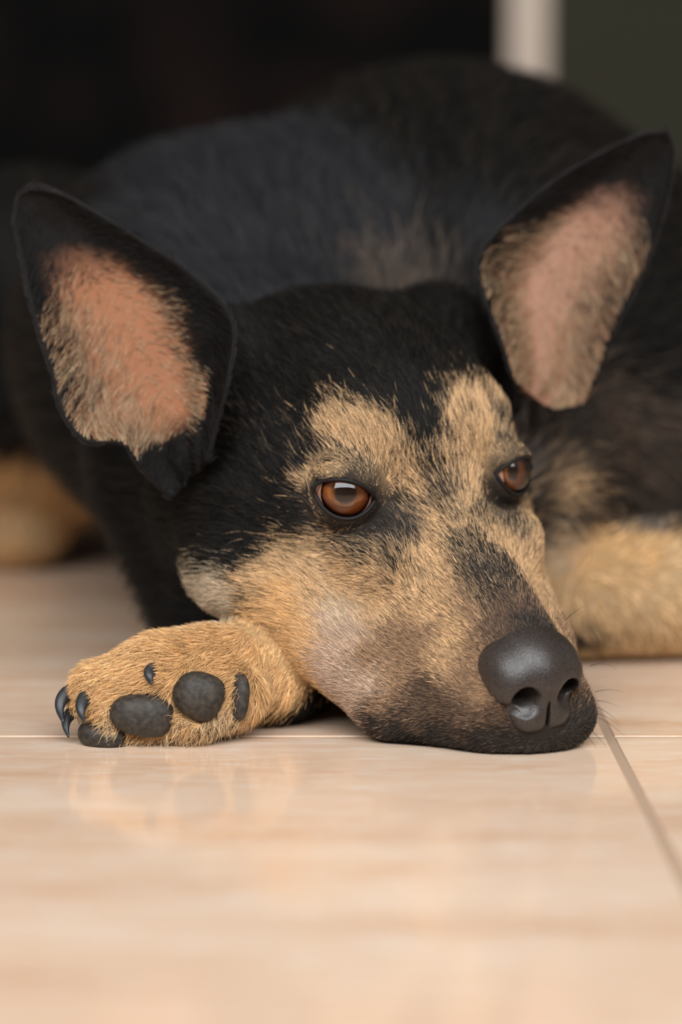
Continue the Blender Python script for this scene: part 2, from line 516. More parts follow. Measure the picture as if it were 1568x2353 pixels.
MARKS = """
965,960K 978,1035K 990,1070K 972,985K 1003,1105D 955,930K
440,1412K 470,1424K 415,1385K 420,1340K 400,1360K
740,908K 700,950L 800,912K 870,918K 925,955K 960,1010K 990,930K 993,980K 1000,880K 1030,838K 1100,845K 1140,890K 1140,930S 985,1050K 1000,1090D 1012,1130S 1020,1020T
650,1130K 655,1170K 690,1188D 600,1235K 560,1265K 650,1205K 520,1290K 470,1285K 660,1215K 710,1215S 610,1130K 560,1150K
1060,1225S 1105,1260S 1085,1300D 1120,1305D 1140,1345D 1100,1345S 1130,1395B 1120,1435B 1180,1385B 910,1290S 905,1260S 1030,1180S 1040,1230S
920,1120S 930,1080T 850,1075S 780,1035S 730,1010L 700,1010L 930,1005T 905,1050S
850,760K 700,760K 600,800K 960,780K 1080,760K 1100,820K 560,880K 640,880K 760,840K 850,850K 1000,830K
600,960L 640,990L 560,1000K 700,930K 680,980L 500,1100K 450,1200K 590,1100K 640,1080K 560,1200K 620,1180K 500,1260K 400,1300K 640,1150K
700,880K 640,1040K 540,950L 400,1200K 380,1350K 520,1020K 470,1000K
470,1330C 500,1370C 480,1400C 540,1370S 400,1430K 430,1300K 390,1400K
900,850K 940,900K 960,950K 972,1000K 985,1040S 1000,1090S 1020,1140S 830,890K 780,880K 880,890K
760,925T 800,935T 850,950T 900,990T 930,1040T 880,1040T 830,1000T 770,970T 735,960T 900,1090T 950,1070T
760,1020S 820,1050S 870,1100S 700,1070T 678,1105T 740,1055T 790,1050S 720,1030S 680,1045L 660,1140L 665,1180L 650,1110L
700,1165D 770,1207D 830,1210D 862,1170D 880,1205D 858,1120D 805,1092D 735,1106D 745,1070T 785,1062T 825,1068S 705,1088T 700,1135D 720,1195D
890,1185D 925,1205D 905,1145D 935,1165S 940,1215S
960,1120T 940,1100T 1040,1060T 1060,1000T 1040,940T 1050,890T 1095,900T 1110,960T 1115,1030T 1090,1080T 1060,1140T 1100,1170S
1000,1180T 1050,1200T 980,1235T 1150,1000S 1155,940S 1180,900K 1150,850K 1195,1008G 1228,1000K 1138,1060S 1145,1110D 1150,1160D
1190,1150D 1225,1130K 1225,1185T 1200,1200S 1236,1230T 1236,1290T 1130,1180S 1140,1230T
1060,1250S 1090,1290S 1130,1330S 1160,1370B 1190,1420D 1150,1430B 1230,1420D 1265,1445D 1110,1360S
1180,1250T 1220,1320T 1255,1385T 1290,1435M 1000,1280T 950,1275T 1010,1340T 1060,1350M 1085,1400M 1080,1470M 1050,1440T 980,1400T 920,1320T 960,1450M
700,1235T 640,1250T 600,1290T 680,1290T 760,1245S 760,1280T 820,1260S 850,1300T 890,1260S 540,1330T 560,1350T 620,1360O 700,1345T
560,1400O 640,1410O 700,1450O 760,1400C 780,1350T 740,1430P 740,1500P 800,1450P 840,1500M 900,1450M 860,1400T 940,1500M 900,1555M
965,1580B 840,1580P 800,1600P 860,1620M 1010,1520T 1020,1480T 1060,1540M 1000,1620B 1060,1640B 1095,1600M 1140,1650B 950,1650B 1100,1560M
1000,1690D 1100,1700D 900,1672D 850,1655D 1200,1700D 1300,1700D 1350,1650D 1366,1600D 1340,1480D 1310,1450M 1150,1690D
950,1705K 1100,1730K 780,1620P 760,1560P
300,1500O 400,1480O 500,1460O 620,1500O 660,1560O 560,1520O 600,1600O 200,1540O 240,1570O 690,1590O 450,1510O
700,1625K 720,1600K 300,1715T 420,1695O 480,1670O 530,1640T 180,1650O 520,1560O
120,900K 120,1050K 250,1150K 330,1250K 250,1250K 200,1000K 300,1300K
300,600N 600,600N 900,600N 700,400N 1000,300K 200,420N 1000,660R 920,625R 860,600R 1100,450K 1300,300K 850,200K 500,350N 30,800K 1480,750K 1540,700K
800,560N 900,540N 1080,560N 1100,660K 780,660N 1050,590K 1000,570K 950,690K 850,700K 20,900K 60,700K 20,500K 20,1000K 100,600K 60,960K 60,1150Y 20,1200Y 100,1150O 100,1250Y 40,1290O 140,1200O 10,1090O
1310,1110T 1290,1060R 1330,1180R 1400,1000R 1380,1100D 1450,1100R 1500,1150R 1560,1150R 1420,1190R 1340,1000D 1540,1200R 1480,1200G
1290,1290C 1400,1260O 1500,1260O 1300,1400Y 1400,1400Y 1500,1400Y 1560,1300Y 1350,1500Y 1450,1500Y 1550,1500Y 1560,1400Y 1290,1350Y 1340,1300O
"""
mk_p, mk_c, mk_w = [], [], []
for t in MARKS.split():  # black marks right of the wrist paint the shadow gap under the cheek
    a, b_ = t[:-1].split(',')
    h = hit(float(a), float(b_))
    if h is None:
        continue
    mk_p.append(h); mk_c.append(KEYS.index(t[-1])); mk_w.append(0.0)
    hl = wh(h)
    if hl[0] < -0.8 and hl[1] > -9 and h[2] > 0.5 and np.linalg.norm(hl) < 17 and float(a) > 400 and float(b_) < 1690 and not (float(a) < 720 and float(b_) > 1425):
        mk_p.append(hw(hl * np.array([-1, 1, 1]))); mk_c.append(KEYS.index(t[-1])); mk_w.append(0.6)   # the other half of the face
mk_p = np.array(mk_p)
mk_o = mk_p.mean(0); mk_t = np.ascontiguousarray((mk_p - mk_o).T.astype(np.float32)); mk_q = (mk_t ** 2).sum(0)[None]
mk_c = np.array(mk_c); mk_w = np.array(mk_w)


def coat_weights(Pt):
    """share of every coat colour at points (n,3)"""
    out = np.zeros((len(Pt), len(KEYS)))
    for i0 in range(0, len(Pt), 20000):
        p = Pt[i0:i0 + 20000]
        p = (p - mk_o).astype(np.float32)
        d2 = np.sqrt(np.maximum((p ** 2).sum(1)[:, None] + mk_q - 2 * p @ mk_t, 0)) + mk_w[None].astype(np.float32)
        dm = d2.min(1, keepdims=True)
        wgt = np.exp(-((d2 - dm) / (0.20 + 0.25 * dm)))
        wgt *= np.exp(-0.5 * (d2 - dm) ** 2)
        for c in range(len(KEYS)):
            out[i0:i0 + 20000, c] = wgt[:, mk_c == c].sum(1)
    # far from any noted patch the coat is black
    return out / out.sum(1, keepdims=True)


PA = np.array([PAL[k][0] for k in KEYS]); PB = np.array([PAL[k][1] for k in KEYS]); PS = np.array([PAL[k][2] for k in KEYS])

dog = bpy.data.objects.new('dog', None)
link(dog)
dog['label'] = 'black and tan shepherd-type dog lying with its chin on the floor'
dog['category'] = 'dog'


def coat_material(name, rough, spec):
    m, N, L, b = new_mat(name)
    at_ = N.new('ShaderNodeAttribute'); at_.attribute_name = 'coat'
    L.new(at_.outputs['Color'], b.inputs['Base Color'])
    b.inputs['Roughness'].default_value = rough
    b.inputs['Specular IOR Level'].default_value = spec
    return m


M_BODY = coat_material('shaded_undercoat', 0.8, 0.1)
M_FUR = coat_material('fur', 0.48, 0.18)


def set_color(me, cols, domain='POINT'):
    at_ = me.attributes.new('coat', 'FLOAT_COLOR', domain)
    c = np.ones((len(cols), 4), dtype=np.float32); c[:, :3] = cols
    at_.data.foreach_set('color', c.ravel())


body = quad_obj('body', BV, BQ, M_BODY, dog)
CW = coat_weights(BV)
set_color(body.data, CW @ (PA * (1 - PS[:, None]) + PB * PS[:, None]) * 0.5)  # darkened below the hair colour to paint shade between the strands

# ------------------------------------------------------------------ nose
gu, gv, gw_ = [np.arange(a, b_, 0.08, dtype=np.float32) for a, b_ in ((-3.6, 3.6), (7.5, 15.5), (-7, 1.2))]
G = (gu[:, None, None], gv[None, :, None], gw_[None, None, :])
GA = (np.abs(G[0]), G[1], G[2])
d = ell(G, (0, 10.9, -3.45), (2.1, 2.35, 1.95))
d = smin(d, ell(GA, (1.52, 11.2, -3.65), (1.0, 1.75, 1.4)), 0.6)
d = smin(d, ell(G, (0, 12.2, -5.0), (1.5, 1.3, 1.35)), 0.7)
d = smin(d, ell(GA, (0.8, 12.4, -4.95), (0.75, 1.1, 0.8)), 0.5)
d = smax(d, -cone(GA, (1.05, 13.9, -3.85), (1.40, 10.4, -3.5), 0.66, 0.50), 0.22)
d = smax(d, -cone(GA, (1.25, 13.2, -4.25), (2.75, 12.0, -4.65), 0.34, 0.16), 0.2)
d = smax(d, -ell(G, (0, 13.6, -5.1), (0.10, 0.75, 1.4)), 0.15)
NV, NQ = surface_nets(d + np.zeros((len(gu), len(gv), len(gw_)), dtype=np.float32), gu, gv, gw_)
m, N, L, b = new_mat('nose_leather')
nz = N.new('ShaderNodeTexNoise'); nz.inputs['Scale'].default_value = 55; nz.inputs['Detail'].default_value = 4
nr = N.new('ShaderNodeValToRGB')
nr.color_ramp.elements[0].position = 0.35; nr.color_ramp.elements[0].color = (0.012, 0.010, 0.010, 1)
nr.color_ramp.elements[1].position = 0.7; nr.color_ramp.elements[1].color = (0.045, 0.034, 0.028, 1)
L.new(nz.outputs[0], nr.inputs[0]); L.new(nr.outputs[0], b.inputs['Base Color'])
b.inputs['Roughness'].default_value = 0.38
b.inputs['Specular IOR Level'].default_value = 0.6
vo = N.new('ShaderNodeTexVoronoi'); vo.inputs['Scale'].default_value = 900; vo.feature = 'DISTANCE_TO_EDGE'
tc = N.new('ShaderNodeTexCoord'); L.new(tc.outputs['Object'], vo.inputs['Vector'])
bp = N.new('ShaderNodeBump'); bp.inputs['Strength'].default_value = 0.4; bp.inputs['Distance'].default_value = 0.0005
L.new(vo.outputs['Distance'], bp.inputs['Height']); L.new(bp.outputs[0], b.inputs['Normal'])
M_NOSE = m
nose = quad_obj('nose', hw(NV), NQ[:, ::-1], M_NOSE, dog)
nose['label'] = 'black leathery nose'

# ------------------------------------------------------------------ eyes
def iris_material():
    m, N, L, b = new_mat('iris')
    a_ = N.new('ShaderNodeAttribute'); a_.attribute_name = 'rad'
    r = N.new('ShaderNodeValToRGB')
    e = r.color_ramp.elements
    e[0].position = 0.0; e[0].color = (0.012, 0.007, 0.005, 1)
    e[1].position = 1.0; e[1].color = (0.03, 0.012, 0.006, 1)
    for p_, c in ((0.40, (0.02, 0.010, 0.006)), (0.54, (0.19, 0.07, 0.022)), (0.68, (0.56, 0.18, 0.035)), (0.86, (0.52, 0.12, 0.015)), (0.95, (0.05, 0.014, 0.005))):
        x = e.new(p_); x.color = (*c, 1)
    L.new(a_.outputs['Fac'], r.inputs[0])
    n = N.new('ShaderNodeTexNoise'); n.inputs['Scale'].default_value = 500
    mx = N.new('ShaderNodeMix'); mx.data_type = 'RGBA'; mx.blend_type = 'MULTIPLY'; mx.inputs['Factor'].default_value = 0.35
    L.new(r.outputs[0], mx.inputs['A']); L.new(n.outputs[1], mx.inputs['B'])
    L.new(r.outputs[0], b.inputs['Base Color'])
    b.inputs['Roughness'].default_value = 0.4
    b.inputs['Specular IOR Level'].default_value = 0.1
    return m


def cornea_material():
    m, N, L, b = new_mat('cornea')
    out = N['Material Output']
    tr = N.new('ShaderNodeBsdfTransparent'); gl = N.new('ShaderNodeBsdfGlossy'); gl.inputs['Roughness'].default_value = 0.02
    fr = N.new('ShaderNodeFresnel'); fr.inputs['IOR'].default_value = 1.6
    mx = N.new('ShaderNodeMixShader')
    L.new(fr.outputs[0], mx.inputs[0]); L.new(tr.outputs[0], mx.inputs[1]); L.new(gl.outputs[0], mx.inputs[2])
    L.new(mx.outputs[0], out.inputs['Surface'])
    return m


M_IRIS, M_CORNEA = iris_material(), cornea_material()
M_SCLERA = simple_mat('sclera', (0.38, 0.20, 0.14), 0.25, 0.5)
M_LID = simple_mat('eyelid_skin', (0.007, 0.006, 0.006), 0.6, 0.25)
ER = 1.46


def revolve(profile, n, c, ax, mat, name, parent, rad=None):
    """profile: (radius, along) pairs turned about the axis ax through c"""
    ax = ax / np.linalg.norm(ax)
    t1 = np.cross(ax, (0, 0, 1)); t1 /= np.linalg.norm(t1); t2 = np.cross(ax, t1)
    vs, fs = [], []
    for r_, h_ in profile:
        for j in range(n):
            a = 2 * math.pi * j / n
            vs.append(c + ax * h_ + (t1 * math.cos(a) + t2 * math.sin(a)) * r_)
    for i in range(len(profile) - 1):
        for j in range(n):
            k = (j + 1) % n
            fs.append((i * n + j, (i + 1) * n + j, (i + 1) * n + k, i * n + k))
    o = mesh_obj(name, vs, fs, mat, parent)
    if rad is not None:
        at_ = o.data.attributes.new('rad', 'FLOAT', 'POINT')
        at_.data.foreach_set('value', np.repeat(np.array(rad, dtype=np.float32), n))
    return o


def make_eye(side, gaze):
    cl, ex, aa, bb = eye_axes(side)
    c = hw(cl)
    g = np.asarray(gaze, dtype=float) - c
    g /= np.linalg.norm(g)
    RI = 1.20                                    # iris radius
    th0 = math.asin(RI / ER)
    prof = [(ER * math.sin(t_), ER * math.cos(t_)) for t_ in np.linspace(th0, math.pi - 0.01, 28)]
    eye = revolve(prof, 48, c, g, M_SCLERA, 'eye', dog)
    eye['label'] = 'amber brown eye'
    hI = ER * math.cos(th0)
    rs = np.linspace(0.01, 1, 24)
    revolve([(RI * r_, hI - 0.10 * (1 - r_ ** 2) + 0.0) for r_ in rs], 48, c, g, M_IRIS, 'iris', eye, rad=rs)
    # cornea: a steeper clear cap
    rc = 1.36
    hc = hI + 0.005 - math.sqrt(rc * rc - RI * RI)
    tm = math.asin(RI / rc)
    revolve([(rc * math.sin(t_), hc + rc * math.cos(t_)) for t_ in np.linspace(0.001, tm, 20)], 48, c, g, M_CORNEA, 'cornea', eye)
    # lid margin: dark moist skin along the almond opening
    (c0, r0), (c1, r1) = ALM
    dist = c1 - c0
    qb_ = (r0 ** 2 - r1 ** 2 + dist ** 2) / (2 * dist) + c0
    qa_ = math.sqrt(max(r0 ** 2 - (qb_ - c0) ** 2, 0.01))
    loop = []
    a0 = math.atan2(qb_ - c0, qa_)
    for t_ in np.linspace(a0, math.pi - a0, 24, endpoint=False):
        loop.append((r0 * math.cos(t_) - 0.15, c0 + r0 * math.sin(t_)))
    b0 = math.atan2(qb_ - c1, -qa_); b1 = math.atan2(qb_ - c1, qa_)
    if b0 > 0: b0 -= 2 * math.pi
    for t_ in np.linspace(b0, b1, 24, endpoint=False):
        loop.append((r1 * math.cos(t_) - 0.15, c1 + r1 * math.sin(t_)))
    vs, fs = [], []
    n, k = len(loop), 8
    pts = []
    for (x_, y_) in loop:
        r2 = x_ * x_ + y_ * y_
        zz = math.sqrt(max((ER + 0.16) ** 2 - r2, 0.35))
        pts.append(c + (aa * x_ + bb * y_ + ex * zz) @ HR)
    cen = c + (ex * ER) @ HR
    for i in range(n):
        tg = pts[(i + 1) % n] - pts[i - 1]; tg /= np.linalg.norm(tg)
        rad_ = pts[i] - c; rad_ /= np.linalg.norm(rad_)
        sd = np.cross(tg, rad_); sd /= np.linalg.norm(sd); rad_ = np.cross(sd, tg)
        for j in range(k):
            a = 2 * math.pi * j / k
            vs.append(pts[i] + sd * math.cos(a) * 0.10 + rad_ * math.sin(a) * 0.10)
    for i in range(n):
        for j in range(k):
            i2, j2 = (i + 1) % n, (j + 1) % k
            fs.append((i * k + j, i * k + j2, i2 * k + j2, i2 * k + j))
    mesh_obj('eyelid', vs, fs, M_LID, dog)


make_eye(-1, CPOS + np.array([8, 0, -8]))
make_eye(1, CPOS + np.array([190, 0, -6]))

# ------------------------------------------------------------------ ears
def catmull(pts, n):
    P_ = np.asarray(pts, dtype=float)
    seg = np.linalg.norm(np.diff(P_, axis=0), axis=1)
    t_ = np.concatenate([[0], np.cumsum(seg)]); t_ /= t_[-1]
    m_ = np.gradient(P_, t_, axis=0)
    x = np.linspace(0, 1, n)
    i = np.clip(np.searchsorted(t_, x, side='right') - 1, 0, len(t_) - 2)
    h_ = (t_[i + 1] - t_[i]); s_ = ((x - t_[i]) / h_)[:, None]; h_ = h_[:, None]
    return ((2 * s_ ** 3 - 3 * s_ ** 2 + 1) * P_[i] + (s_ ** 3 - 2 * s_ ** 2 + s_) * h_ * m_[i] + (-2 * s_ ** 3 + 3 * s_ ** 2) * P_[i + 1] + (s_ ** 3 - s_ ** 2) * h_ * m_[i + 1])


def grid_quads(n, m_):
    i, j = np.meshgrid(np.arange(n - 1), np.arange(m_ - 1), indexing='ij')
    a = i * m_ + j
    return np.stack([a, a + 1, a + m_ + 1, a + m_], -1).reshape(-1, 4)


EARS = {}
def make_ear(key, inner, outer, dip, label):
    """inner / outer: edge curves from base to tip as (px, py, depth)"""
    n, m_ = 70, 44
    A = catmull([at(*p) for p in inner], n); B = catmull([at(*p) for p in outer], n)
    s_ = np.linspace(0, 1, n)[:, None, None]; t_ = np.linspace(0, 1, m_)[None, :, None]
    S = A[:, None] * (1 - t_) + B[:, None] * t_
    prof = np.interp(s_[:, 0, 0], *dip)[:, None]
    tt = t_[..., 0]
    bowl = (1 - np.abs(2 * tt - 1) ** 2.6)
    S[..., 1] += prof * bowl
    # a few soft folds of cartilage
    S[..., 1] += 0.16 * np.sin(tt * 17 + s_[..., 0] * 4) * bowl * (1 - s_[..., 0])
    V = S.reshape(-1, 3); Q = grid_quads(n, m_)
    Nn = vnormals(V, Q)
    if (Nn @ np.array([0, -1, 0])).mean() < 0:
        Q = Q[:, ::-1]; Nn = -Nn
    thick = (0.10 + 0.28 * (1 - np.abs(2 * tt - 1) ** 4) * np.ones_like(s_[..., 0]))
    back = V - Nn * thick.reshape(-1, 1)
    idx = np.arange(n * m_).reshape(n, m_)
    ring = np.concatenate([idx[0, :], idx[1:, -1], idx[-1, -2::-1], idx[-2:0:-1, 0]])
    nx_ = np.roll(ring, -1); o_ = n * m_
    wall = np.stack([ring, nx_, nx_ + o_, ring + o_], -1)
    Q2 = np.concatenate([Q, Q[:, ::-1] + o_, wall])
    V2 = np.concatenate([V, back])
    st = np.stack([np.broadcast_to(s_[..., 0], (n, m_)).ravel(), np.broadcast_to(tt, (n, m_)).ravel()], -1)
    EARS[key] = (V, Q, Nn, st, V2, Q2)
    o = quad_obj('ear', V2, Q2, M_EAR, dog)
    o['label'] = label
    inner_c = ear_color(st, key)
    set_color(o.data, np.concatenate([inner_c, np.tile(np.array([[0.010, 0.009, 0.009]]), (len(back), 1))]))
    return o


def ear_color(st, key):
    s_, t_ = st[:, 0], st[:, 1]
    pink = np.array([0.25, 0.105, 0.052]) if key == 'L' else np.array([0.28, 0.150, 0.100]); dark = np.array([0.005, 0.004, 0.0035]); cream = np.array([0.45, 0.34, 0.23])
    edge = np.minimum(t_ * 1.0, (1 - t_) * 1.6)
    k = np.clip((edge - 0.16) / 0.16, 0, 1) * np.clip((0.80 - s_ - 0.25 * np.clip(0.5 - t_, 0, 1)) / 0.16, 0, 1)
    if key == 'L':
        k = k * np.clip((s_ - 0.13) / 0.06, 0, 1) * (1 - np.exp(-((s_ - 0.33) / 0.10) ** 2 - ((t_ - 0.05) / 0.22) ** 2))  # dark spot at the inner edge paints the shadow inside the ear
    return dark + (pink - dark) * k[:, None]


M_EAR = coat_material('ear_skin', 0.65, 0.12)
make_ear('L',
         [(470, 1060, 118.6), (500, 960, 118.5), (525, 860, 118.6), (535, 745, 119.6), (440, 632, 121.2), (330, 558, 121.8), (220, 492, 121.9), (130, 446, 121.9), (88, 436, 121.9)],
         [(400, 1150, 119.0), (330, 1082, 118.6), (280, 1020, 118.3), (195, 1012, 118.0), (145, 950, 118.4), (118, 850, 119.2), (78, 725, 120.2), (50, 590, 121.2), (36, 490, 121.7), (48, 447, 121.9), (80, 436, 121.9)],
         ([0, .15, .35, .6, .85, 1], [1.0, 1.7, 2.2, 1.8, 0.9, 0.0]), 'ear beside the paw side of the head, pink inside with a black tip')
make_ear('R',
         [(1185, 880, 124.0), (1150, 770, 124.3), (1118, 680, 125.0), (1105, 600, 126.5), (1200, 482, 128.0), (1300, 402, 128.2), (1400, 346, 128.2), (1490, 310, 128.2), (1525, 308, 128.2)],
         [(1270, 945, 126.5), (1340, 930, 127.0), (1372, 870, 127.2), (1410, 760, 127.5), (1470, 640, 127.8), (1520, 500, 128.0), (1546, 380, 128.2), (1545, 330, 128.2), (1530, 310, 128.2)],
         ([0, .15, .35, .6, .85, 1], [1.2, 2.0, 2.4, 1.8, 0.8, 0.0]), 'ear on the far side of the head, pink inside with a pale rim')

# ------------------------------------------------------------------ pads and claws of the turned paw
m, N, L, b = new_mat('pad_leather')
n1 = N.new('ShaderNodeTexNoise'); n1.inputs['Scale'].default_value = 420; n1.inputs['Detail'].default_value = 5
tc = N.new('ShaderNodeTexCoord'); L.new(tc.outputs['Object'], n1.inputs['Vector'])
r1 = N.new('ShaderNodeValToRGB')
r1.color_ramp.elements[0].position = 0.35; r1.color_ramp.elements[0].color = (0.012, 0.0095, 0.007, 1)
r1.color_ramp.elements[1].position = 0.75; r1.color_ramp.elements[1].color = (0.058, 0.046, 0.033, 1)
L.new(n1.outputs[0], r1.inputs[0]); L.new(r1.outputs[0], b.inputs['Base Color'])
bp = N.new('ShaderNodeBump'); bp.inputs['Strength'].default_value = 0.5; bp.inputs['Distance'].default_value = 0.0006
L.new(n1.outputs[0], bp.inputs['Height']); L.new(bp.outputs[0], b.inputs['Normal'])
b.inputs['Roughness'].default_value = 0.62
M_PAD = m
M_CLAW = simple_mat('claw_horn', (0.014, 0.016, 0.020), 0.42, 0.5)


def pad(px, py, y, a, bb, rot, depth=0.8, nrm=(0, -1, 0.1), label=None):
    c = at(px, py, y)
    n_ = np.array(nrm, dtype=float); n_ /= np.linalg.norm(n_)
    e1 = np.cross(n_, (0, 0, 1)); e1 /= np.linalg.norm(e1)
    if e1[0] < 0: e1 = -e1
    e2 = np.cross(e1, n_);
    if e2[2] < 0: e2 = -e2
    cr, sr = math.cos(rot), math.sin(rot)
    f1, f2 = e1 * cr + e2 * sr, -e1 * sr + e2 * cr
    vs, fs = [], []
    nr, ns = 16, 40
    for i in range(nr + 1):
        th = math.pi * i / nr
        for j in range(ns):
            ph = 2 * math.pi * j / ns
            ct, st_ = math.cos(th), math.sin(th)
            ex_ = 0.82
            x_ = np.sign(math.cos(ph)) * abs(math.cos(ph)) ** ex_ * st_ ** 0.8
            y_ = np.sign(math.sin(ph)) * abs(math.sin(ph)) ** ex_ * st_ ** 0.8
            z_ = np.sign(ct) * abs(ct) ** 0.9
            egg = 1 + 0.12 * x_
            vs.append(c + f1 * a * x_ + f2 * bb * y_ * egg + n_ * depth * z_)
    for i in range(nr):
        for j in range(ns):
            k_ = (j + 1) % ns
            fs.append((i * ns + j, (i + 1) * ns + j, (i + 1) * ns + k_, i * ns + k_))
    vs = np.array(vs); vs[:, 2] = np.maximum(vs[:, 2], 0.03)
    o = mesh_obj('paw_pad', vs, fs, M_PAD, dog)
    return o


pad(326, 1643, 112.2, 1.52, 1.02, -0.10, 0.85, (0.0, -1, 0.12))
pad(457, 1598, 112.45, 1.22, 1.14, -0.45, 0.85, (0.12, -1, 0.10))
pad(238, 1688, 112.9, 1.25, 0.72, -0.15, 0.9, (-0.3, -1, -0.3))
pad(545, 1602, 112.9, 0.42, 1.15, -0.15, 0.8, (0.7, -1, 0.1))
pad(520, 1648, 113.4, 0.9, 0.45, 0.5, 0.7, (0.4, -1, -0.2))


def claw(p0, p1, p2, r0, wid=0.62):
    """a curved tapering claw through three points"""
    P_ = [np.asarray(p, dtype=float) for p in (p0, p1, p2)]
    vs, fs = [], []
    n, k = 16, 14
    for i in range(n + 1):
        t_ = i / n
        c = (1 - t_) ** 2 * P_[0] + 2 * t_ * (1 - t_) * P_[1] + t_ ** 2 * P_[2]
        tg = 2 * (1 - t_) * (P_[1] - P_[0]) + 2 * t_ * (P_[2] - P_[1]); tg /= np.linalg.norm(tg)
        s1 = np.cross(tg, (0, 1, 0)); s1 /= np.linalg.norm(s1); s2 = np.cross(tg, s1)
        r_ = r0 * (1 - 0.85 * t_ ** 1.6)
        for j in range(k):
            a = 2 * math.pi * j / k
            vs.append(c + s1 * math.cos(a) * r_ + s2 * math.sin(a) * r_ * wid)
    for i in range(n):
        for j in range(k):
            k_ = (j + 1) % k
            fs.append((i * k + j, i * k + k_, (i + 1) * k + k_, (i + 1) * k + j))
    fs.append(tuple(range(k)))
    fs.append(tuple(n * k + j for j in reversed(range(k))))
    vs = np.array(vs); vs[:, 2] = np.maximum(vs[:, 2], 0.05)
    return mesh_obj('claw', vs, fs, M_CLAW, dog)


claw(at(182, 1582, 114.0), at(118, 1600, 113.0), at(146, 1660, 112.7), 0.42)
claw(at(172, 1634, 114.0), at(140, 1650, 113.2), at(158, 1694, 112.9), 0.34)
claw(at(216, 1582, 113.2), at(168, 1622, 111.9), at(196, 1658, 111.8), 0.40)
claw(at(388, 1540, 113.4), at(325, 1528, 112.0), at(350, 1572, 111.8), 0.48)

# ------------------------------------------------------------------ fur
def tri_sample(V, Q, N_, wface, n):
    """n random root points on the quads, chosen by area times wface"""
    e1 = V[Q[:, 2]] - V[Q[:, 0]]; e2 = V[Q[:, 3]] - V[Q[:, 1]]
    area = 0.5 * np.linalg.norm(np.cross(e1, e2), axis=1) * wface
    f = np.searchsorted(np.cumsum(area) / area.sum(), rng.random(n))
    f = np.clip(f, 0, len(Q) - 1)
    a, b_ = rng.random(n)[:, None], rng.random(n)[:, None]
    q_ = Q[f]
    P_ = (V[q_[:, 0]] * (1 - a) + V[q_[:, 1]] * a) * (1 - b_) + (V[q_[:, 3]] * (1 - a) + V[q_[:, 2]] * a) * b_
    Nn = (N_[q_[:, 0]] * (1 - a) + N_[q_[:, 1]] * a) * (1 - b_) + (N_[q_[:, 3]] * (1 - a) + N_[q_[:, 2]] * a) * b_
    return P_, Nn / np.linalg.norm(Nn, axis=1, keepdims=True), f


def wobble(P_, f, seed):
    """smooth pseudo-random field from a few sines"""
    r_ = np.random.default_rng(seed)
    o = np.zeros((len(P_), 3))
    for i in range(6):
        k_ = r_.normal(size=(3, 3)) * f * (1 + 0.5 * i)
        o += np.sin(P_ @ k_ + r_.random(3) * 6.28) / (1 + 0.4 * i)
    return o / 2.2


def unit(a):
    return a / np.maximum(np.linalg.norm(a, axis=-1, keepdims=True), 1e-9)


def build_fur(name, roots, nrm, dirs, length, lift, curl, cols, r0, parent, mat, k=5):
    n = len(roots)
    dirs = unit(dirs - nrm * (dirs * nrm).sum(1, keepdims=True))
    t_ = np.linspace(0, 1, k)[None, :, None]
    L_ = length[:, None, None]
    side = np.cross(nrm, dirs)
    bend = rng.normal(size=(n, 1, 1)) * 0.12
    pts = roots[:, None] - nrm[:, None] * 0.03 + L_ * (dirs[:, None] * t_ * (1 - 0.08 * t_) + nrm[:, None] * (lift[:, None, None] * t_ - curl * t_ ** 2) + side[:, None] * bend * t_ ** 2)
    pts[..., 2] = np.maximum(pts[..., 2], 0.02)
    cu = bpy.data.hair_curves.new(name)
    cu.add_curves([k] * n)
    cu.attributes['position'].data.foreach_set('vector', (pts * 0.01).astype(np.float32).ravel())
    ra = cu.attributes.get('radius') or cu.attributes.new('radius', 'FLOAT', 'POINT')
    prof = np.array([1.0, 0.95, 0.8, 0.55, 0.15])[None] if k == 5 else np.linspace(1, .15, k)[None]
    ra.data.foreach_set('value', (r0[:, None] * prof * 0.01).astype(np.float32).ravel())
    set_color(cu, cols, 'CURVE')
    cu.materials.append(mat)
    o = link(bpy.data.objects.new(name, cu), parent)
    o['kind'] = 'stuff'
    return o


def pick_colors(P_, jitter=0.16, spread=0.25):
    cw = coat_weights(P_ + rng.normal(size=P_.shape) * spread)
    c = (cw.cumsum(1) < rng.random(len(P_))[:, None]).sum(1).clip(0, len(KEYS) - 1)
    col = np.where((rng.random(len(P_)) < PS[c])[:, None], PB[c], PA[c])
    tone = wobble(P_, 9.0, 77)[:, :1] * 0.5 + wobble(P_, 3.0, 78)[:, :1] * 0.3
    return col * np.exp(rng.normal(size=(len(P_), 1)) * jitter + tone * 0.35)


VIEW = unit(CPOS - BV)
BL = wh(BV)
leg_d = np.min([cone(BV.T, *c_) for c_ in LEG], axis=0)
is_leg = (leg_d < 0.38) & (BV[:, 1] < 123)
# hair is short where the cheek presses on the leg
from mathutils.kdtree import KDTree
ci = np.nonzero(~is_leg & (leg_d < 2.5) & (BV[:, 1] < 125))[0]
kd = KDTree(len(ci))
for n_, i_ in enumerate(ci):
    kd.insert(BV[i_], n_)
kd.balance()
crease = np.clip((leg_d - 0.1) / 0.7, 0.35, 1)
for i_ in np.nonzero(is_leg)[0]:
    crease[i_] = min(1.0, max(0.38, (kd.find(BV[i_])[2] - 0.3) / 0.7))
near = np.linalg.norm(BL * np.array([1, .8, 1]) - np.array([0, -1, -3]), axis=1)
headness = np.clip((15.5 - near) / 3.0, 0, 1)
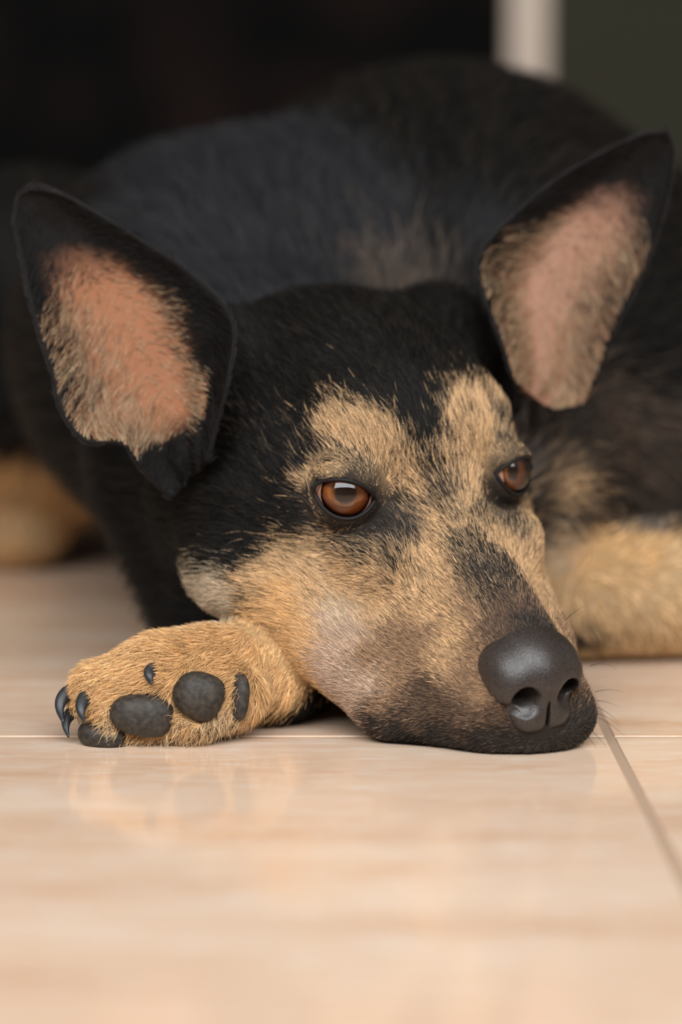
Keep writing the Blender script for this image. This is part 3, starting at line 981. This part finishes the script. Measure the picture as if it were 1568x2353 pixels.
# face weights: visible from the front half-space, none on the flat underside, none where the nose or the eyes sit
def fur_weight(vert_w):
    return vert_w[BQ].mean(1)
facing = (BN * VIEW).sum(1)
vis = np.clip((facing + 0.45) / 0.5, 0.0, 1)
under = np.clip((BV[:, 2] - 0.12) / 0.2, 0, 1)
nose_d = np.minimum(ell((BL[:, 0], BL[:, 1], BL[:, 2]), (0, 11.0, -3.5), (2.35, 2.2, 1.8)), ell((BL[:, 0], BL[:, 1], BL[:, 2]), (0, 12.3, -4.95), (1.6, 1.6, 1.4)))
nose_ok = np.clip(nose_d / 0.15, 0, 1)
eye_d = np.full(len(BV), 99.0)                  # distance from the lid rim
for s_ in (-1, 1):
    al, qe = almond(BL.T, s_)
    eye_d = np.minimum(eye_d, np.where((qe > 0) & (np.linalg.norm(BL - EYES[s_][0], axis=1) < 5), al, 99))
eye_ok = np.clip((eye_d - 0.10) / 0.10, 0, 1)

HFWD = HR[1]; HUP = HR[2]; HLEFT = HR[0]


def head_flow(P_):
    l_ = wh(P_)
    dl = np.zeros_like(l_)
    dl[:, 1] = -1
    dl[:, 0] = l_[:, 0] * 0.07 * np.clip((4 - l_[:, 1]) / 6, 0, 1) + 0.10 * np.sign(l_[:, 0])
    dl[:, 2] = np.where(l_[:, 2] < -2.5, -0.35, 0.25 * np.clip((2 - l_[:, 1]) / 4, 0, 1))
    for s_ in (-1, 1):
        r_ = l_ - EYES[s_][0]
        dd = np.linalg.norm(r_, axis=1, keepdims=True)
        dl += 1.1 * unit(r_) * np.exp(-(dd / 2.6) ** 2) * np.array([1, 0.5, 1])
    return dl @ HR


# --- short hair of head and the ruff
NH = 320000
Pf, Nf, fi = tri_sample(BV, BQ, BN, fur_weight(headness * vis * under * nose_ok * eye_ok * ~is_leg * np.where(BL[:, 1] > 3, 1.25, 1.0)), NH)
lf = wh(Pf)
length = np.interp(lf[:, 1], [-14, -9, -4, 0, 5, 9, 12], [2.4, 1.7, 1.2, 0.95, 0.60, 0.40, 0.32])
length *= np.where((lf[:, 2] < -3) & (lf[:, 1] < -2), 1.25, 1.0)
ed = eye_d[BQ[fi][:, 0]]
length *= np.clip(0.25 + (ed - 0.2) * 0.5, 0.25, 1) * crease[BQ[fi][:, 0]]
length *= rng.uniform(0.65, 1.2, NH)
dirs = unit(head_flow(Pf)) + wobble(Pf, 0.5, 3) * 0.16 + wobble(Pf, 2.2, 5) * 0.12 + rng.normal(size=Pf.shape) * 0.10
lift = np.interp(lf[:, 1], [-10, 0, 6, 10], [0.30, 0.26, 0.30, 0.42]) * rng.uniform(0.6, 1.4, NH)
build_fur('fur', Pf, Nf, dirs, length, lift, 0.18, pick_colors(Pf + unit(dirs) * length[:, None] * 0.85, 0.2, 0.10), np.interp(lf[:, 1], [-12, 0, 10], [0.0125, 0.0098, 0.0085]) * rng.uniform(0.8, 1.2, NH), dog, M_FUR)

# --- foreleg and paw
paw_ok = np.ones(len(BV))
for (px, py, y, a, b_) in ((326, 1643, 112.2, 1.45, .95), (457, 1598, 112.45, 1.15, 1.08), (238, 1688, 112.9, 1.1, .6)):
    c = at(px, py, y)
    r_ = np.sqrt(((BV[:, 0] - c[0]) / a) ** 2 + ((BV[:, 2] - c[2]) / b_) ** 2)
    paw_ok *= np.where((BV[:, 1] < 114.5), np.clip((r_ - 0.92) / 0.1, 0, 1), 1)
NP_ = 26000
Pf, Nf, fi = tri_sample(BV, BQ, BN, fur_weight(is_leg * vis * under * paw_ok), NP_)
dirs = np.zeros_like(Pf)
xx = np.clip((-5.0 - Pf[:, 0]) / 3, 0, 1)[:, None]
dirs += (1 - xx) * np.array([[-0.55, -0.25, -0.75]]) + xx * np.array([[-0.85, -0.2, -0.30]])
dirs[:, 2] -= 0.5 * (Pf[:, 2] < 1.2)
dirs = unit(dirs) + wobble(Pf, 1.2, 8) * 0.25 + wobble(Pf, 4.0, 9) * 0.2 + rng.normal(size=Pf.shape) * 0.14
length = np.interp(Pf[:, 0], [-12, -8, -4, -2], [0.75, 0.75, 0.85, 0.85]) * rng.uniform(0.6, 1.25, NP_) * crease[BQ[fi][:, 0]]
build_fur('fur', Pf, Nf, dirs, length, rng.uniform(0.2, 0.55, NP_), 0.15, pick_colors(Pf, 0.18, 0.1), rng.uniform(0.011, 0.016, NP_), dog, M_FUR)
# pale wisps between the pads and along the sole
NW = 2600
low = np.clip((2.4 - BV[:, 2]) / 0.6, 0, 1) * (BV[:, 0] < -4.4)
Pf, Nf, fi = tri_sample(BV, BQ, BN, fur_weight(is_leg * vis * under * paw_ok * low + 1e-9), NW)
dirs = np.tile(np.array([[-0.25, -0.25, -0.9]]), (NW, 1)) + wobble(Pf, 2.5, 31) * 0.5 + rng.normal(size=Pf.shape) * 0.2
wc = np.where((rng.random(NW) < 0.2)[:, None], np.array([[0.03, 0.024, 0.02]]), np.array([[0.66, 0.47, 0.27]])) * np.exp(rng.normal(size=(NW, 1)) * 0.2)
build_fur('fur', Pf, Nf, dirs, rng.uniform(0.6, 1.3, NW), rng.uniform(0.25, 0.6, NW), 0.2, wc, rng.uniform(0.009, 0.013, NW), dog, M_FUR)

# --- longer, coarser coat of neck, back and the far limbs
NB = 90000
Pf, Nf, fi = tri_sample(BV, BQ, BN, fur_weight((1 - headness) * vis * under * ~is_leg * np.where(BV[:, 1] < 150, 1.6, 1.0) * (BV[:, 1] < 205)), NB)
limb = ((Pf[:, 2] < 8.5) & ((Pf[:, 0] > 9) | (Pf[:, 0] < -18))).astype(float)
dirs = np.tile(np.array([[0.0, 0.9, -0.15]]), (NB, 1))
dirs[:, 0] += Pf[:, 0] * 0.025
dirs[:, 2] -= 0.25 * np.clip((14 - Pf[:, 2]) / 8, 0, 1)
dirs = unit(dirs) + wobble(Pf, 0.18, 11) * 0.28 + wobble(Pf, 0.8, 12) * 0.15 + rng.normal(size=Pf.shape) * 0.10
length = np.where(limb > 0, 1.0, 2.6) * rng.uniform(0.65, 1.2, NB)
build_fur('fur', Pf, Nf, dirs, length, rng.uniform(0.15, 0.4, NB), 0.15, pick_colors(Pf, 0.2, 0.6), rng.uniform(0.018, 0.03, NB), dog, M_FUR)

# --- ears: fringe of cream and dark hair inside, short black hair behind
for key, (V, Q, Nn, st, V2, Q2) in EARS.items():
    nE = 15000
    s_, t_ = st[:, 0], st[:, 1]
    edge = np.minimum(t_, 1 - t_)
    wv = np.clip(1.25 - edge * 2.6, 0.12, 1) * (0.4 + (1 - s_))
    Pf, Nf, fi = tri_sample(V, Q, Nn, wv[Q].mean(1), nE)
    q_ = Q[fi][:, 0]
    se, te = s_[q_], t_[q_]
    i0 = (se * 69).astype(int).clip(0, 67); j0 = (te * 43).astype(int).clip(1, 42)
    tipdir = unit(V[(i0 + 2) * 44 + j0] - V[i0 * 44 + j0])
    across = unit(V[i0 * 44 + (j0 + 1)] - V[i0 * 44 + j0 - 1])
    inward = np.where(te < 0.5, 1.0, -1.0)[:, None]
    dirs = tipdir * 0.8 + across * inward * 0.9 + rng.normal(size=Pf.shape) * 0.2 + wobble(Pf, 1.5, 21) * 0.35
    length = (0.5 + 0.9 * np.clip(1 - np.minimum(te, 1 - te) * 2.5, 0, 1) * (1 - se)) * rng.uniform(0.6, 1.3, nE)
    pk = np.array([0.25, 0.125, 0.066]); cr = np.array([0.36, 0.26, 0.16]); dk = np.array([0.006, 0.005, 0.0045])
    ed_ = np.minimum(te, 1 - te)
    pd = np.clip(0.75 - ed_ * 2.2, 0.05, 1) * np.where(te < 0.5, 1.0, 0.75) + np.clip((se + 0.3 * np.clip(0.5 - te, 0, 1) - 0.60) / 0.15, 0, 1) - 0.5 * np.clip(0.35 - se, 0, .35) / .35
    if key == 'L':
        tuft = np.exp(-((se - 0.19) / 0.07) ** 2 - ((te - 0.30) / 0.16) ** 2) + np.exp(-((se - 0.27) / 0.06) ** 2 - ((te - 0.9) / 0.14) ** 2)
        pd = np.where(se < 0.14, 1.0, pd) - tuft + 1.4 * np.exp(-((se - 0.36) / 0.12) ** 2 - (te / 0.22) ** 2) + np.where((te < 0.10) & (se < 0.5), 0.8, 0)  # extra dark hairs along the inner edge paint that shadow too
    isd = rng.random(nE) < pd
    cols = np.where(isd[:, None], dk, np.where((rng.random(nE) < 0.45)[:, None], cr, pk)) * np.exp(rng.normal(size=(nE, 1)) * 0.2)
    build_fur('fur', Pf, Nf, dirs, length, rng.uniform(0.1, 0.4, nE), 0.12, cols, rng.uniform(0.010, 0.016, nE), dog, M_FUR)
    nB = 12000
    nv = len(V)
    back_q = Q2[len(Q):2 * len(Q)]
    N2 = vnormals(V2, Q2)
    wv = np.where(edge < 0.06, 3.0, 0.8)
    Pf, Nf, fi = tri_sample(V2, back_q, N2, np.concatenate([wv, wv])[back_q].mean(1), nB)
    q_ = back_q[fi][:, 0] - nv
    i0 = (s_[q_] * 69).astype(int).clip(0, 67); j0 = (t_[q_] * 43).astype(int).clip(1, 42)
    tipdir = unit(V[(i0 + 2) * 44 + j0] - V[i0 * 44 + j0])
    build_fur('fur', Pf, Nf, tipdir + rng.normal(size=Pf.shape) * 0.15, rng.uniform(0.35, 0.7, nB), rng.uniform(0.15, 0.4, nB), 0.1,
              np.array([[0.016, 0.014, 0.014]]) * np.exp(rng.normal(size=(nB, 1)) * 0.3), rng.uniform(0.012, 0.018, nB), dog, M_FUR)

# ------------------------------------------------------------------ whiskers
M_WHISK = simple_mat('whisker', (0.02, 0.016, 0.013), 0.4, 0.4)


def whisker(p0, p1, p2, r0=0.016):
    P_ = [np.asarray(p, dtype=float) for p in (p0, p1, p2)]
    vs, fs = [], []
    n, k = 10, 5
    for i in range(n + 1):
        t_ = i / n
        c = (1 - t_) ** 2 * P_[0] + 2 * t_ * (1 - t_) * P_[1] + t_ ** 2 * P_[2]
        tg = unit(2 * (1 - t_) * (P_[1] - P_[0]) + 2 * t_ * (P_[2] - P_[1]) + 1e-6)
        s1 = unit(np.cross(tg, (0.1, 1, 0.2))); s2 = np.cross(tg, s1)
        for j in range(k):
            a = 2 * math.pi * j / k
            vs.append(c + (s1 * math.cos(a) + s2 * math.sin(a)) * r0 * (1 - 0.85 * t_))
    for i in range(n):
        for j in range(k):
            fs.append((i * k + j, i * k + (j + 1) % k, (i + 1) * k + (j + 1) % k, (i + 1) * k + j))
    vs = np.array(vs); vs[:, 2] = np.maximum(vs[:, 2], 0.02)
    return mesh_obj('whisker', vs, fs, M_WHISK, dog)


for a in (((1358, 1530), (1390, 1515), (1420, 1540), 110.5), ((1368, 1590), (1400, 1580), (1435, 1590), 110.5), ((1372, 1625), (1400, 1635), (1430, 1668), 110.3),
          ((1372, 1640), (1400, 1645), (1428, 1672), 110.0), ((1372, 1648), (1405, 1660), (1440, 1695), 109.8), ((1360, 1680), (1385, 1700), (1395, 1720), 109.5),
          ((1345, 1690), (1365, 1705), (1372, 1722), 109.4), ((1300, 1425), (1318, 1405), (1350, 1388), 112.0), ((1372, 1610), (1395, 1610), (1425, 1625), 110.4)):
    whisker(at(*a[0], a[3]), at(*a[1], a[3] - 0.4), at(*a[2], a[3] - 0.2))
